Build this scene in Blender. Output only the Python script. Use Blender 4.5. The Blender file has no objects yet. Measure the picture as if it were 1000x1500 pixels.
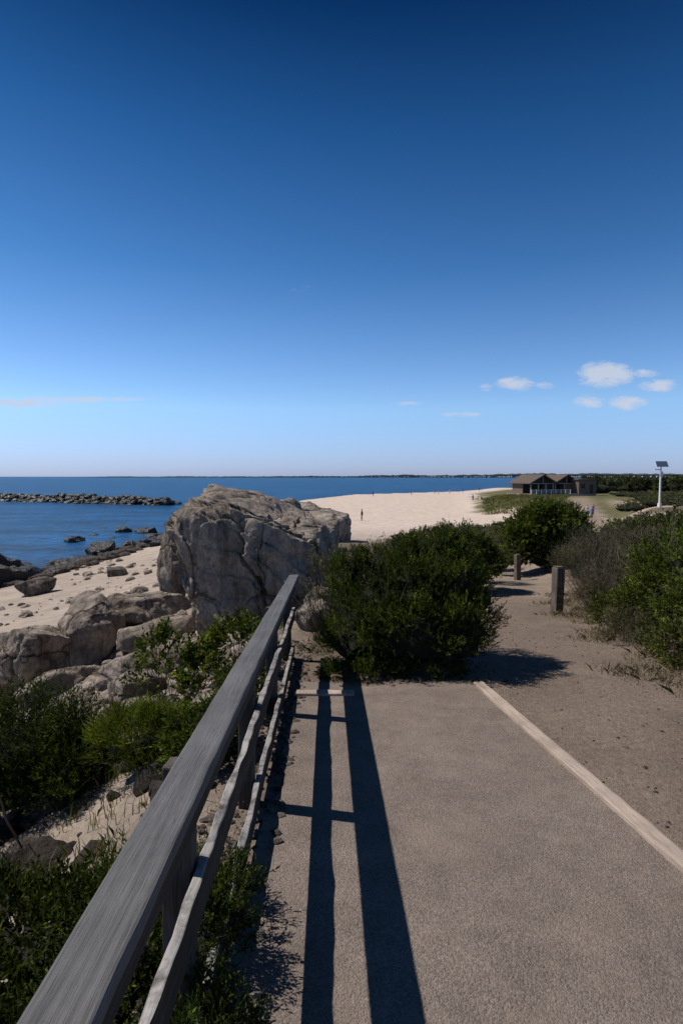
import bpy, bmesh, math, random
import numpy as np
from mathutils import Vector, Matrix, noise, Euler
random.seed(7); RNG=np.random.default_rng(7)
S=bpy.context.scene
CAMZ=1.7; TH=math.radians(3.57); SL=math.tan(TH); WZ=-6.3
# ------------------------------------------------------------------ helpers
def link(o,parent=None):
    S.collection.objects.link(o)
    if parent: o.parent=parent
    return o
def empty(name,loc=(0,0,0),rot=(0,0,0)):
    e=bpy.data.objects.new(name,None); e.empty_display_size=.2; e.location=loc; e.rotation_euler=rot
    return link(e)
def fast_mesh(name,V,F,col=None,smooth=False):
    V=np.ascontiguousarray(V,dtype=np.float32); F=np.ascontiguousarray(F,dtype=np.int32)
    me=bpy.data.meshes.new(name); m,k=F.shape
    me.vertices.add(len(V)); me.vertices.foreach_set('co',V.ravel())
    me.loops.add(m*k); me.loops.foreach_set('vertex_index',F.ravel())
    me.polygons.add(m); me.polygons.foreach_set('loop_start',np.arange(0,m*k,k,dtype=np.int32))
    me.polygons.foreach_set('use_smooth',np.full(m,smooth,dtype=bool))
    me.update(calc_edges=True)
    if col is not None:
        c=np.ones((len(V),4),dtype=np.float32); c[:,:3]=col
        a=me.color_attributes.new('Col','FLOAT_COLOR','POINT'); a.data.foreach_set('color',c.ravel())
    return me
def obj(name,me,mat=None,parent=None):
    o=bpy.data.objects.new(name,me)
    if mat:
        for mm in (mat if isinstance(mat,(list,tuple)) else [mat]): me.materials.append(mm)
    return link(o,parent)
def sstep(a,b,x):
    t=np.clip((x-a)/(b-a),0,1); return t*t*(3-2*t)
def vn(x,y,seed=0):
    xi=np.floor(x); yi=np.floor(y); xf=x-xi; yf=y-yi
    def h(i,j):
        v=np.sin(i*127.1+j*311.7+seed*74.7)*43758.5453
        return v-np.floor(v)
    u=xf*xf*(3-2*xf); v=yf*yf*(3-2*yf)
    return (h(xi,yi)*(1-u)+h(xi+1,yi)*u)*(1-v)+(h(xi,yi+1)*(1-u)+h(xi+1,yi+1)*u)*v
def fb(x,y,seed=0,o=4):
    s=0;a=.5
    for i in range(o):
        s=s+a*vn(x*2**i,y*2**i,seed+i); a*=.5
    return s/(1-.5**o)-.5
# ------------------------------------------------------------------ materials
class NT:
    def __init__(s,tree): s.t=tree; tree.nodes.clear()
    def n(s,ty,ins=None,**kw):
        nd=s.t.nodes.new(ty)
        for k,v in kw.items(): setattr(nd,k,v)
        for k,v in (ins or {}).items():
            sk=nd.inputs[k]
            if isinstance(v,bpy.types.NodeSocket): s.t.links.new(v,sk)
            else: sk.default_value=v
        return nd
    def math(s,op,a,b=0.0,clamp=False):
        nd=s.n('ShaderNodeMath',{0:a,1:b},operation=op); nd.use_clamp=clamp; return nd.outputs[0]
    def ramp(s,f,stops):
        nd=s.n('ShaderNodeValToRGB',{0:f}); e=nd.color_ramp.elements
        while len(e)<len(stops): e.new(.5)
        for i,(p,c) in enumerate(stops):
            e[i].position=p; e[i].color=(c if len(c)==4 else (*c,1)) if isinstance(c,(tuple,list)) else (c,c,c,1)
        return nd.outputs[0]
    def mix(s,f,a,b,bt='MIX'):
        nd=s.n('ShaderNodeMix',data_type='RGBA',blend_type=bt)
        for sk,v in ((nd.inputs[0],f),(nd.inputs[6],a),(nd.inputs[7],b)):
            if isinstance(v,bpy.types.NodeSocket): s.t.links.new(v,sk)
            else: sk.default_value=v if not isinstance(v,tuple) or len(v)==4 else (*v,1)
        return nd.outputs[2]
    def noise(s,vec,scale,detail=5,rough=.6,dist=0):
        return s.n('ShaderNodeTexNoise',{'Vector':vec,'Scale':scale,'Detail':detail,'Roughness':rough,'Distortion':dist}).outputs[0]
    def coord(s,which='Object',scale=None):
        c=s.n('ShaderNodeTexCoord').outputs[which]
        if scale: c=s.n('ShaderNodeMapping',{'Vector':c,'Scale':scale}).outputs[0]
        return c
def new_mat(name):
    m=bpy.data.materials.new(name); m.use_nodes=True; return m,NT(m.node_tree)
def finish(t,col,rough=.8,bump=None,bstr=.5,bdist=.02,spec=.3,extra=None):
    ins={'Base Color':col,'Roughness':rough,'Specular IOR Level':spec}
    if bump is not None:
        ins['Normal']=t.n('ShaderNodeBump',{'Height':bump,'Strength':bstr,'Distance':bdist}).outputs[0]
    if extra: ins.update(extra)
    p=t.n('ShaderNodeBsdfPrincipled',ins)
    t.n('ShaderNodeOutputMaterial',{0:p.outputs[0]})
    return p
def plain(name,c,rough=.6,var=.25,scale=8,spec=.3):
    m,t=new_mat(name); v=t.coord(); n=t.noise(v,scale)
    col=t.mix(t.math('MULTIPLY',n,1.0),tuple(x*(1-var) for x in c),tuple(min(1,x*(1+var)) for x in c))
    finish(t,col,rough,n,.3,.01,spec); return m

def mat_terrain():
    m,t=new_mat('ground_mat'); v=t.coord()
    a=t.n('ShaderNodeAttribute',attribute_name='Col').outputs[0]
    n1=t.noise(v,.9,6,.6); n2=t.noise(v,22,5,.75); n3=t.noise(v,90,3,.7)
    g=t.ramp(n1,[(.3,.8),(.7,1.15)]); h=t.ramp(n2,[(.3,.68),(.7,1.25)]); k=t.ramp(n3,[(.3,.75),(.7,1.2)])
    c=t.mix(1,a,g,'MULTIPLY'); c=t.mix(1,c,h,'MULTIPLY'); c=t.mix(1,c,k,'MULTIPLY')
    vo=t.n('ShaderNodeTexVoronoi',{'Vector':v,'Scale':30.0})
    peb=t.ramp(vo.outputs[0],[(.0,1.0),(.35,0.0)])
    b=t.math('ADD',t.math('ADD',t.math('MULTIPLY',n2,1.0),t.math('MULTIPLY',n3,.4)),t.math('MULTIPLY',peb,.3))
    finish(t,c,.95,b,.7,.035,.1); return m
def mat_pave():
    m,t=new_mat('pavement_mat'); v=t.coord()
    n1=t.noise(v,.7,5,.6); n0=t.noise(v,5,5,.65)
    vo=t.n('ShaderNodeTexVoronoi',{'Vector':v,'Scale':140.0}); n3=t.noise(v,75,4,.75)
    c=t.ramp(n1,[(.3,(.205,.164,.137)),(.7,(.265,.216,.183))])
    c=t.mix(1,c,t.ramp(n0,[(.3,.80),(.7,1.1)]),'MULTIPLY')
    sp=t.n('ShaderNodeSeparateColor',{0:vo.outputs[1]}).outputs[0]
    c=t.mix(1,c,t.ramp(sp,[(.0,.72),(.5,.98),(1,1.2)]),'MULTIPLY')
    c=t.mix(1,c,t.ramp(n3,[(.3,.76),(.7,1.15)]),'MULTIPLY')
    du=t.ramp(t.noise(v,1.9,7,.7),[(.50,0.0),(.72,.55)])
    c=t.mix(du,c,(.30,.238,.188,1))
    b=t.math('SUBTRACT',t.math('ADD',t.math('MULTIPLY',n3,1.0),t.math('MULTIPLY',n0,.7)),t.math('MULTIPLY',vo.outputs[0],.4))
    finish(t,c,.9,b,.85,.013,.15); return m
def mat_rock(name,dark=1.0,wet=False):
    m,t=new_mat(name); v=t.coord()
    w=t.n('ShaderNodeVectorMath',{0:v,1:t.n('ShaderNodeTexNoise',{'Vector':v,'Scale':.9,'Detail':5.0}).outputs[1]},operation='ADD').outputs[0]
    n1=t.noise(v,.8,8,.65,.6); n2=t.noise(v,7,7,.72); n3=t.noise(v,45,4,.75)
    c=t.ramp(n1,[(.3,(.25*dark,.20*dark,.155*dark)),(.5,(.42*dark,.345*dark,.28*dark)),(.7,(.56*dark,.47*dark,.385*dark))])
    c=t.mix(1,c,t.ramp(n2,[(.3,.5),(.55,1.0),(.75,1.2)]),'MULTIPLY')
    c=t.mix(1,c,t.ramp(n3,[(.3,.66),(.65,1.15)]),'MULTIPLY')
    vo=t.n('ShaderNodeTexVoronoi',{'Vector':t.n('ShaderNodeMapping',{'Vector':w,'Scale':(1,1,.55),'Rotation':(.2,.5,0)}).outputs[0],'Scale':.62},feature='DISTANCE_TO_EDGE').outputs[0]
    cr=t.ramp(vo,[(0,.0),(.025,1.0)])
    c=t.mix(1,c,t.ramp(vo,[(0,.30),(.015,1.0)]),'MULTIPLY')
    st=t.noise(t.n('ShaderNodeMapping',{'Vector':v,'Scale':(3.0,3.0,.5),'Rotation':(.15,.3,0)}).outputs[0],1.3,6,.65)
    c=t.mix(1,c,t.ramp(st,[(.38,.52),(.55,1.05)]),'MULTIPLY')
    b=t.math('ADD',t.math('ADD',t.math('ADD',t.math('MULTIPLY',n2,1.3),t.math('MULTIPLY',n3,.25)),t.math('MULTIPLY',cr,.6)),t.math('MULTIPLY',st,1.3))
    finish(t,c,.35 if wet else .9,b,1.0,.09,.4 if wet else .15); return m
def mat_wood(name,c1,c2,along=1,spec=.2,rough=.75,sunlit_worn_top=None,fine=22):
    m,t=new_mat(name)
    sc=[fine,fine,fine]; sc[along]=1.0
    v=t.coord('Object',tuple(sc)); v0=t.coord()
    n=t.noise(v,1.6,8,.7,.8); n2=t.noise(v0,3,4,.6); n3=t.noise(v,9,3,.6)
    c=t.ramp(n,[(.25,tuple(x*.55 for x in c1)),(.45,c1),(.7,c2)])
    c=t.mix(1,c,t.ramp(n2,[(.3,.75),(.7,1.2)]),'MULTIPLY')
    if sunlit_worn_top:  # sunlit top edges painted paler by normal, broken up like silvery wear
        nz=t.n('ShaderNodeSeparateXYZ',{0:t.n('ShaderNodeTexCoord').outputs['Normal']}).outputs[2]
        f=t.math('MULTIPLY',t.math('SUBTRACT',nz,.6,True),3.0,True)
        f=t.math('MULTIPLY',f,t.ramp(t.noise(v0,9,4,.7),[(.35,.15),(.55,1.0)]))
        c=t.mix(f,c,(*sunlit_worn_top,1))
    c=t.mix(1,c,t.ramp(n3,[(.32,.6),(.42,1.0)]),'MULTIPLY')
    finish(t,c,rough,t.math('ADD',n,t.math('MULTIPLY',n3,.5)),.7,.006,spec); return m
def mat_leaf(name='leaf_mat',tr=.25):
    m,t=new_mat(name)
    a=t.n('ShaderNodeAttribute',attribute_name='Col').outputs[0]
    p=t.n('ShaderNodeBsdfPrincipled',{'Base Color':a,'Roughness':.65,'Specular IOR Level':.1})
    d=t.n('ShaderNodeBsdfTranslucent',{'Color':t.mix(1,a,(1.5,1.6,.5,1),'MULTIPLY')})
    x=t.n('ShaderNodeMixShader',{0:tr,1:p.outputs[0],2:d.outputs[0]})
    t.n('ShaderNodeOutputMaterial',{0:x.outputs[0]}); return m
def mat_sea():
    m,t=new_mat('sea_mat'); v=t.coord()
    n1=t.noise(t.n('ShaderNodeMapping',{'Vector':v,'Scale':(.6,1,1),'Rotation':(0,0,.5)}).outputs[0],.8,6,.7,.4)
    n2=t.noise(v,.012,4,.6); n3=t.noise(t.n('ShaderNodeMapping',{'Vector':v,'Scale':(.3,1,1),'Rotation':(0,0,.15)}).outputs[0],.16,6,.65)
    c=t.ramp(n2,[(.3,(.003,.050,.145)),(.7,(.008,.084,.20))])
    c=t.mix(1,c,t.ramp(n3,[(.38,.5),(.62,1.35)]),'MULTIPLY')
    c=t.mix(1,c,t.ramp(n1,[(.38,.45),(.62,1.45)]),'MULTIPLY')
    b=t.math('ADD',n1,t.math('MULTIPLY',n3,2.0))
    finish(t,c,.35,b,1.0,.35,.25,{'IOR':1.33}); return m
M_ter=mat_terrain(); M_pave=mat_pave(); M_rock=mat_rock('granite_mat'); M_rockd=mat_rock('weathered_granite_mat',.5); M_rock_shade=mat_rock('shaded_granite_mat',.2)  # darkest granite copy has the shade on the lower bank in its colour
M_wet=mat_rock('wet_rock_mat',.11,True); M_leaf=mat_leaf()
M_cap=mat_wood('rail_cap_mat',(.105,.10,.098),(.155,.15,.147),1,.25,.65,fine=38)
M_board=mat_wood('rail_board_mat',(.040,.033,.028),(.080,.068,.058),sunlit_worn_top=(.32,.30,.28))
M_postw=mat_wood('post_wood_mat',(.10,.082,.066),(.20,.17,.135),2)
M_postr=mat_wood('rail_post_mat',(.06,.05,.042),(.12,.10,.085),2)
M_kerb=mat_wood('timber_edge_mat',(.36,.285,.23),(.48,.39,.325))
M_twig=plain('twig_mat',(.12,.10,.08),.9)
M_core=plain('dark_core_mat',(.010,.012,.006),1.0)  # near-black solid core: shade inside the bush put into its colour
M_sea=mat_sea()
# ------------------------------------------------------------------ terrain
YS=np.array([-300,-100,0,40,76,120,170,222,300,950,3000,20000.])
XS=np.array([-40,-30,-25,-24.8,-23,-22,-16,0,83,342,1300,9000.])
PY=np.array([-200,7,10.4,18.6,30,50,80,110,220,20000.])
PZ=np.array([200*SL,-7*SL,-.85,-1.7,-2.6,-3.8,-4.9,-5.1,-5.25,-5.25])
BS=np.array([-400,-60,-20,0,4.5,12.5,17.5,20.5,22.5,23.6,24.3,40,20000])
BZ=np.array([-16,-12,-8.3,WZ,-5.4,-4.3,-3.0,-1.9,-1.15,-.5,.0,3,60])
TX=np.array([1.8,2.3,3.2,4.9,7.0,13.6,26.5,39,52,70.]); TY=np.array([0,6,10,16,22,34,62,88,125,170.])
def shore(x,y): return x-np.interp(y,YS,XS)
def H(x,y,rough=True):
    x=np.asarray(x,float); y=np.asarray(y,float)
    s=shore(x,y); zp=np.interp(y,PY,PZ); zb=np.interp(s,BS,BZ)
    b=x/np.maximum(y,1)
    r1=2.1*sstep(80,130,y)*sstep(.2,.31,b); r2=2.2*sstep(25,70,y)*sstep(.47,.56,b)
    zp=zp+np.maximum(r1,r2)+.35*sstep(0,2.2,x-(2.9+.16*np.maximum(y,0)))*sstep(120,30,y)
    z=np.minimum(zp,zb)
    z=z-.35*sstep(-.7,-1.6,x)*sstep(6.5,8.5,y)*sstep(14,11,y)
    if rough:
        k=np.clip((-.55-x)/.6,0,1); k=np.maximum(k,sstep(5.5,7.5,y)); k=np.maximum(k,np.clip((x-1.9)/.8,0,1))
        amp=.05+.25*sstep(-1.2,-3,x)*sstep(25,8,y)+.25*sstep(40,90,y)*sstep(1,6,s)*sstep(.2,.3,b)
        z=z+k*amp*2*fb(x*.9,y*.9,3)+k*.03*fb(x*5,y*5,9)
        fine=sstep(1.35,1.7,x)*(1-k); z=z+fine*.015*(fb(x*4,y*4,5)-.6)
    return z
def Hs(x,y): return float(H(np.array([x]),np.array([y]))[0])
def axis(lo,hi,a,b,d,g=1.06):
    c=list(np.arange(a,b,d)); st=d; v=c[-1]
    while v<hi: st*=g; v+=st; c.append(v)
    st=d; v=c[0]; l=[]
    while v>lo: st*=g; v-=st; l.append(v)
    return np.array(l[::-1]+c)
ax=axis(-18000,18000,-7,8,.085,1.055); ay=axis(-300,22000,-1,12,.085,1.035)
X,Y=np.meshgrid(ax,ay); Z=H(X,Y)
under=(X>-.5)&(X<1.75)&(Y<5.7); Z=np.where(under,Z-.004,Z)
def lerp(a,b,t): return a*(1-t[...,None])+np.array(b)*t[...,None]
s=shore(X,Y); n=fb(X*.35,Y*.35,21); nb=fb(X*1.7,Y*1.7,33)
col=np.zeros(X.shape+(3,))+np.array((.60,.49,.405))
col=lerp(col,(.40,.325,.265),sstep(75,40,Y))
b=X/np.maximum(Y,1)
bank=sstep(-.55,-.9,X)*sstep(20,12,Y)*sstep(-9,-5,X)
col=lerp(col,(.22,.175,.135),bank*np.clip(.5+1.6*nb,0,1))
dirt=sstep(-.9,-.55,X)*sstep(30,16,Y)
col=lerp(col,(.205,.158,.124),dirt)
tr=np.interp(Y,TY,TX); dT=np.abs(X-tr)/(1.15+.012*Y)
green=sstep(1.0,1.35,dT+nb*.5)*(X>tr)*sstep(3,5,Y)*sstep(.05,.15,b)
green=np.maximum(green,sstep(1.0,1.35,dT+nb*.5)*(X<tr)*(X>-.4)*sstep(6.0,7.5,Y)*sstep(52,40,Y))
dg=sstep(95,104,Y+20*n)*sstep(240,200,Y)*sstep(.225,.25,b+.05*n)*(X<tr+200)
green=np.maximum(green,((X>tr)&(Y>30))*sstep(.8,1.2,dT))
gc=np.zeros_like(col)+np.array((.13,.10,.07)); gc=lerp(gc,(.13,.12,.055),sstep(60,100,Y))
gc=lerp(gc,(.06,.065,.03),sstep(180,300,Y))
g2=np.maximum(green,dg)[...,None]; col=col*(1-g2)+gc*g2
sp_=sstep(.05,.2,fb(X*.09,Y*.09,61))*sstep(35,50,Y)*sstep(140,110,Y)*sstep(.45,.5,b)
col=lerp(col,(.42,.33,.26),sp_)
col=lerp(col,(.28,.22,.17),sstep(1.2,.7,dT)*sstep(10,16,Y)*sstep(140,120,Y))
col=lerp(col,(.20,.15,.12),sstep(2.4,.4,s+n))
col=lerp(col,(.05,.06,.05),sstep(-1,-6,s))
ny,nx=X.shape; idx=np.arange(ny*nx).reshape(ny,nx)
F=np.stack([idx[:-1,:-1],idx[:-1,1:],idx[1:,1:],idx[1:,:-1]],-1).reshape(-1,4)
obj('ground',fast_mesh('ground',np.stack([X,Y,Z],-1).reshape(-1,3),F,col.reshape(-1,3),True),M_ter)
me=fast_mesh('sea',np.array([(-25000,-300,WZ),(25000,-300,WZ),(25000,25000,WZ),(-25000,25000,WZ)]),np.array([[0,1,2,3]]))
obj('sea',me,M_sea)
def kx(y): return 1.60-.104*(y-2.5)
yy=np.arange(-3,5.62,.06); rows=[]
for y in yy:
    l=-.43+.10*fb(np.array([y*1.7]),np.array([2.2]),4)[0]*2+.05*fb(np.array([y*9]),np.array([7.2]),8)[0]*2
    r=kx(y)
    for k in range(25):
        x=l+(r-l)*k/24
        ye=y
        if y>5.0: ye=y-.25*(1-abs(2*k/24-.9))*(y-5.0)/.6*(.5+fb(np.array([x*3]),np.array([1.0]),2)[0]*1.5)
        rows.append((x,ye,-ye*SL+.006))
V=np.array(rows); n_=len(yy); I=np.arange(n_*25).reshape(n_,25)
F=np.stack([I[:-1,:-1],I[:-1,1:],I[1:,1:],I[1:,:-1]],-1).reshape(-1,4)
obj('paved_path',fast_mesh('paved_path',V,F,None,True),M_pave)
# ------------------------------------------------------------------ wood pieces
def plank(name,x0,x1,y0,y1,z0,z1,mat,parent,ax='y',seg=None,wob=.003,bev=.006,seed=0,topwob=0):
    L={'x':x1-x0,'y':y1-y0,'z':z1-z0}[ax]; seg=seg or max(2,int(L/.12))
    if topwob: seg=int(L/.04)
    rr=random.Random(seed); V=[];F=[]
    def P(u,a,b_):
        if ax=='y': return [x0+(x1-x0)*a,y0+(y1-y0)*u,z0+(z1-z0)*b_]
        if ax=='x': return [x0+(x1-x0)*u,y0+(y1-y0)*a,z0+(z1-z0)*b_]
        return [x0+(x1-x0)*a,y0+(y1-y0)*b_,z0+(z1-z0)*u]
    ring=[(0,0),(1,0),(1,1),(0,1)]
    for i in range(seg+1):
        for a,b_ in ring:
            p=P(i/seg,a,b_)
            q=[c+rr.uniform(-wob,wob)*(.2 if topwob else 1) for c in p]
            if topwob:
                q[0]+=topwob*.4*noise.noise(Vector((p[1]*1.3,seed+9,0)))
                if b_==1: q[2]+=topwob*(noise.noise(Vector((p[1]*2.2,seed,a*.8)))+.3*noise.noise(Vector((p[1]*7,seed,a)))); q[0]+=topwob*.35*noise.noise(Vector((p[1]*6,seed+5,a)))
            V.append(q)
    for i in range(seg):
        for k in range(4):
            a=i*4+k; c=i*4+(k+1)%4; F.append((a,c,c+4,a+4))
    F.append((3,2,1,0)); e=seg*4; F.append((e,e+1,e+2,e+3))
    me=bpy.data.meshes.new(name); me.from_pydata(V,[],F)
    bm=bmesh.new(); bm.from_mesh(me); bmesh.ops.recalc_face_normals(bm,faces=bm.faces)
    if bev:
        ed=[e for e in bm.edges if len(e.link_faces)==2 and e.calc_face_angle(0)>.8]
        bmesh.ops.bevel(bm,geom=ed,offset=bev,segments=2,affect='EDGES',profile=.5)
    bm.to_mesh(me); bm.free()
    return obj(name,me,mat,parent)
rail=empty('wooden_railing',(0,0,0),(-TH,0,.024))
plank('cap_board',-.463,-.348,-1.8,6.75,.905,.945,M_cap,rail,seed=1,bev=.007,wob=.0015)
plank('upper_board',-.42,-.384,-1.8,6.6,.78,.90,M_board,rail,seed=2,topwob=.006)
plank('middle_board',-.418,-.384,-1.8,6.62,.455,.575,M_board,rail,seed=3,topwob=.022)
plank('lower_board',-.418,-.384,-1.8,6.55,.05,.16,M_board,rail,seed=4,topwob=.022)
for i,y in enumerate((-1.3,.2,1.72,3.2,4.68,6.45)):
    plank('post_%d'%(i+1),-.515,-.425,y-.045,y+.045,-.5,.90,M_postr,rail,ax='z',seg=8,seed=10+i)
edge=empty('timber_path_edging',(0,0,0),(-TH,0,0))
k=plank('edging_timber',-.05,.05,-4.8,2.95,-.06,.035,M_kerb,edge,seed=30,bev=.01,wob=.003)
k.rotation_euler=(0,0,math.atan(.104)); k.location=(kx(2.55)+.05,2.55,0.0)
st=empty('timber_step',(0,0,0),(-TH,0,0))
plank('step_timber',-.44,.12,5.12,5.24,-.05,.03,M_kerb,st,ax='x',seed=33,bev=.01)
def bollard(x,y,h,tilt):
    e=empty('wooden_post',(x,y,Hs(x,y)),(0,tilt,0.3))
    plank('shaft',-.085,.085,-.085,.085,-.3,h,M_postw,e,ax='z',seg=8,seed=int(x*10),bev=.018)
    plank('top_cap',-.07,.07,-.07,.07,h,h+.02,M_postw,e,ax='z',seg=1,seed=int(x*7),bev=.008)
bollard(3.98,10.4,.85,0.02); bollard(5.8,18.6,.85,-.02)
# ------------------------------------------------------------------ rocks
def ico(sub):
    bm=bmesh.new(); bmesh.ops.create_icosphere(bm,subdivisions=sub,radius=1)
    V=np.array([v.co[:] for v in bm.verts]); F=np.array([[v.index for v in f.verts] for f in bm.faces]); bm.free(); return V,F
ICO={k:ico(k) for k in (1,2,3,4,5,6,7)}
def unit_(v): return v/np.maximum(np.linalg.norm(v,axis=-1,keepdims=True),1e-6)
def rockshape(seed,sub,dims,planes=None,npl=18,p=30,amp=.05,crack=.0,cw=.035,cs=1.1):
    r=np.random.default_rng(seed); V,F=ICO[sub]
    if planes is None:
        N=r.normal(size=(npl,3)); N/=np.linalg.norm(N,axis=1)[:,None]; D=r.uniform(.70,1.0,npl)
        N=np.vstack([N,np.eye(3),-np.eye(3)]); D=np.concatenate([D,np.full(6,1.0)])
    else:
        N=np.array([q[:3] for q in planes],float); N/=np.linalg.norm(N,axis=1)[:,None]; D=np.array([q[3] for q in planes],float)
    W=V
    if sub>=5:
        o=seed*1.3
        W=unit_(V+.10*np.stack([np.sin(V[:,1]*5+o)+.5*np.sin(V[:,2]*11+o),np.sin(V[:,2]*4.5+o*2)+.5*np.sin(V[:,0]*12+o),np.sin(V[:,0]*5.5+o*3)+.5*np.sin(V[:,1]*10+o)],1)*.6)
    dt=np.clip(W@N.T,0,None)/D; R=1/((dt**p).sum(1)**(1/p))
    P=V*R[:,None]*np.array(dims)
    if amp>0:
        sz=float(np.mean(dims)); out=np.zeros(len(P)); o=Vector((seed*3.1,seed*1.7,0))
        for i,q in enumerate(P):
            v=Vector(q)/sz
            d=noise.fractal(v*1.3+o,.9,2.1,6)
            if sub>=5:
                b_=noise.noise(v*1.1+o*2); d+=.5*abs(noise.noise(v*2.3+o))-.2
                q_=(v.x*.5+v.z*.9+v.y*.2+b_*.4)*3.0; fr=q_-math.floor(q_); d+=.28*(fr*fr*fr)-.1
            if crack:
                w=Vector((v.x*.9,v.y*.9,v.z*.5))*cs+o+Vector((d,d,-d))*.35; ds=noise.voronoi(w)[0]; e=ds[1]-ds[0]
                d-=crack*math.exp(-(e/cw)**2)
                d+=.6*(noise.cell(w*1.0)-.5)*min(1,e/.12)
            out[i]=d
        P=P+V*(out*amp*sz)[:,None]
    return P,F
def rock(name,x,y,dims,seed,sub=5,z=None,sink=.3,mat=None,rot=0,**kw):
    P,F=rockshape(seed,sub,dims,**kw)
    me=fast_mesh(name,P,F,None,True)
    o=obj(name,me,mat or M_rock)
    zz=(Hs(x,y)+dims[2]*(1-sink)) if z is None else z
    o.location=(x,y,zz); o.rotation_euler=(0,0,rot); return o
big=[(.30,-.10,1,.74),(.12,-1,.10,1.0),(-.5,-1,.0,1.14),(-1,-.1,-.12,.98),(-.9,-.1,.65,1.27),(.1,-.8,.7,1.12),(1,-.1,.15,.98),(.8,-.3,.6,1.02),
 (.65,-.9,.2,1.15),(-.55,-.6,-.6,1.22),(.4,-.6,-.7,1.3),(0,1,0,1.1),(0,0,-1,1.3),(-.8,.7,.1,1.35),(.3,-1,-.3,1.1)]
rock('boulder',-1.60,11.3,(1.47,1.5,1.47),11,7,z=-.08,planes=big,p=60,amp=.085,crack=1.3,cw=.05,cs=1.25)
rock('boulder',-1.6,15.6,(1.5,1.4,1.1),5,6,z=-.42,amp=.08,crack=.7)
rock('boulder',-2.6,18.6,(2.2,1.9,1.5),6,6,z=-.66,amp=.08,crack=.7)
rock('boulder',-.42,11.4,(.58,.8,.75),17,6,z=-.60,amp=.09,crack=.6)
rock('boulder',-4.60,15.5,(.42,.5,1.4),23,6,z=-.75,amp=.07)
rock('boulder',-.42,8.6,(.30,.33,.3),29,5,sink=.3,amp=.08)
rock('boulder',-.25,9.6,(.4,.5,.4),31,5,sink=.4,amp=.08)
rock('rock_outcrop',-4.5,31,(4.0,3,2.9),41,6,z=-2.3,amp=.10,crack=.6)
rock('rock_outcrop',-3.0,36,(3.0,3,2.2),43,6,z=-2.2,amp=.10,crack=.6)
rock('rock_outcrop',-1.9,46,(2.6,2,2.8),47,5,z=-3.0,amp=.10)
rock('rock_outcrop',-7.5,44,(4.2,4,3.4),45,5,z=-3.4,amp=.10)
rock('boulder',-6.9,12.4,(1.0,1.0,.95),51,6,sink=.4,amp=.09,crack=.9)
rock('boulder',-5.75,12.9,(.65,.8,.8),53,6,sink=.3,amp=.09)
rock('boulder',-5.4,10.6,(.7,.7,.5),54,5,sink=.5,amp=.09)
rock('boulder',-1.85,3.35,(.72,.45,.34),55,6,z=-.99,mat=M_rock_shade,amp=.10,crack=.7)
rock('boulder',-4.9,14.6,(1.5,.9,.5),57,6,sink=.5,amp=.09,rot=.5)
rock('boulder',-3.9,12.2,(.9,.7,.4),59,5,sink=.5,amp=.09,rot=.5)
rock('boulder',-3.3,9.6,(.8,.6,.35),61,5,sink=.4,amp=.09,rot=.8)
rock('boulder',-4.3,8.6,(.6,.6,.4),63,5,sink=.5,amp=.09,rot=.8)
rock('boulder',-2.7,7.6,(.5,.45,.3),65,5,sink=.5,amp=.09)
rock('boulder',-3.6,6.7,(.55,.45,.35),66,5,sink=.5,amp=.09)
rock('boulder',-17.5,32,(1.1,.9,.55),67,5,sink=.3,mat=M_rockd,amp=.1)
rock('boulder',-14.2,36,(.6,.6,.35),68,4,sink=.3,mat=M_rockd,amp=.1)
rr=random.Random(3)
for i,(x,y,w,h) in enumerate([(-24.5,41,2.6,1.5),(-22.6,46,1.5,.7),(-21.5,42.5,1.0,.4),(-23.5,50,1.5,.6),(-33,70,1.5,.7),(-25,58.5,1.5,1.0),(-31.5,82,1.2,.8),(-28,81,1.6,.7),(-23.5,63,1.3,.6),(-25.5,76,1.2,.5),(-37,88,.8,.3),(-29,96,1.3,.5),(-20.5,60,1.0,.5),(-22,70,1.2,.5),(-20,52,.8,.4),(-18.5,57,.9,.4),(-27,66,.7,.4),(-26,52,.8,.35),(-30,74,.6,.3),(-34,78,.9,.4),(-27,90,.8,.4)]):
    zb=max(Hs(x,y),WZ-.3)
    rock('sea_rock',x,y,(w,w*.8,h*1.2),100+i,5,z=zb+h*.35,mat=M_wet,amp=.14,rot=rr.uniform(0,3))
def scatter(name,pts,mat,seed=0,lo=1,protos=8,flat=.6):
    r=np.random.default_rng(seed); pr=[rockshape(seed*10+i,lo,(1,1,1),npl=8,p=12,amp=0) for i in range(protos)]
    VV=[];FF=[];o=0
    for (x,y,z,sz) in pts:
        P,F=pr[r.integers(protos)]; a=r.uniform(0,6.28); c,s_=math.cos(a),math.sin(a)
        Q=P*np.array([sz*r.uniform(.8,1.3),sz*r.uniform(.6,1),sz*flat*r.uniform(.7,1.2)])
        Q=np.stack([Q[:,0]*c-Q[:,1]*s_,Q[:,0]*s_+Q[:,1]*c,Q[:,2]],1)+np.array([x,y,z])
        VV.append(Q);FF.append(F+o);o+=len(P)
    return obj(name,fast_mesh(name,np.vstack(VV),np.vstack(FF)),mat)
def pts_in(n,xr,yr,szr,seed,cond=None,pw=3):
    r=np.random.default_rng(seed); x=r.uniform(*xr,n); y=r.uniform(*yr,n); sz=szr[0]+(szr[1]-szr[0])*r.random(n)**pw
    k=np.ones(n,bool) if cond is None else cond(x,y)
    x,y,sz=x[k],y[k],sz[k]; z=H(x,y)+sz*.1
    return list(zip(x,y,z,sz))
scatter('beach_stones',pts_in(1300,(-23,-4),(11,48),(.04,.36),1,lambda x,y:(fb(x*.25,y*.25,50)>-.02)|(x>-8),4),M_rock,1,2)
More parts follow.
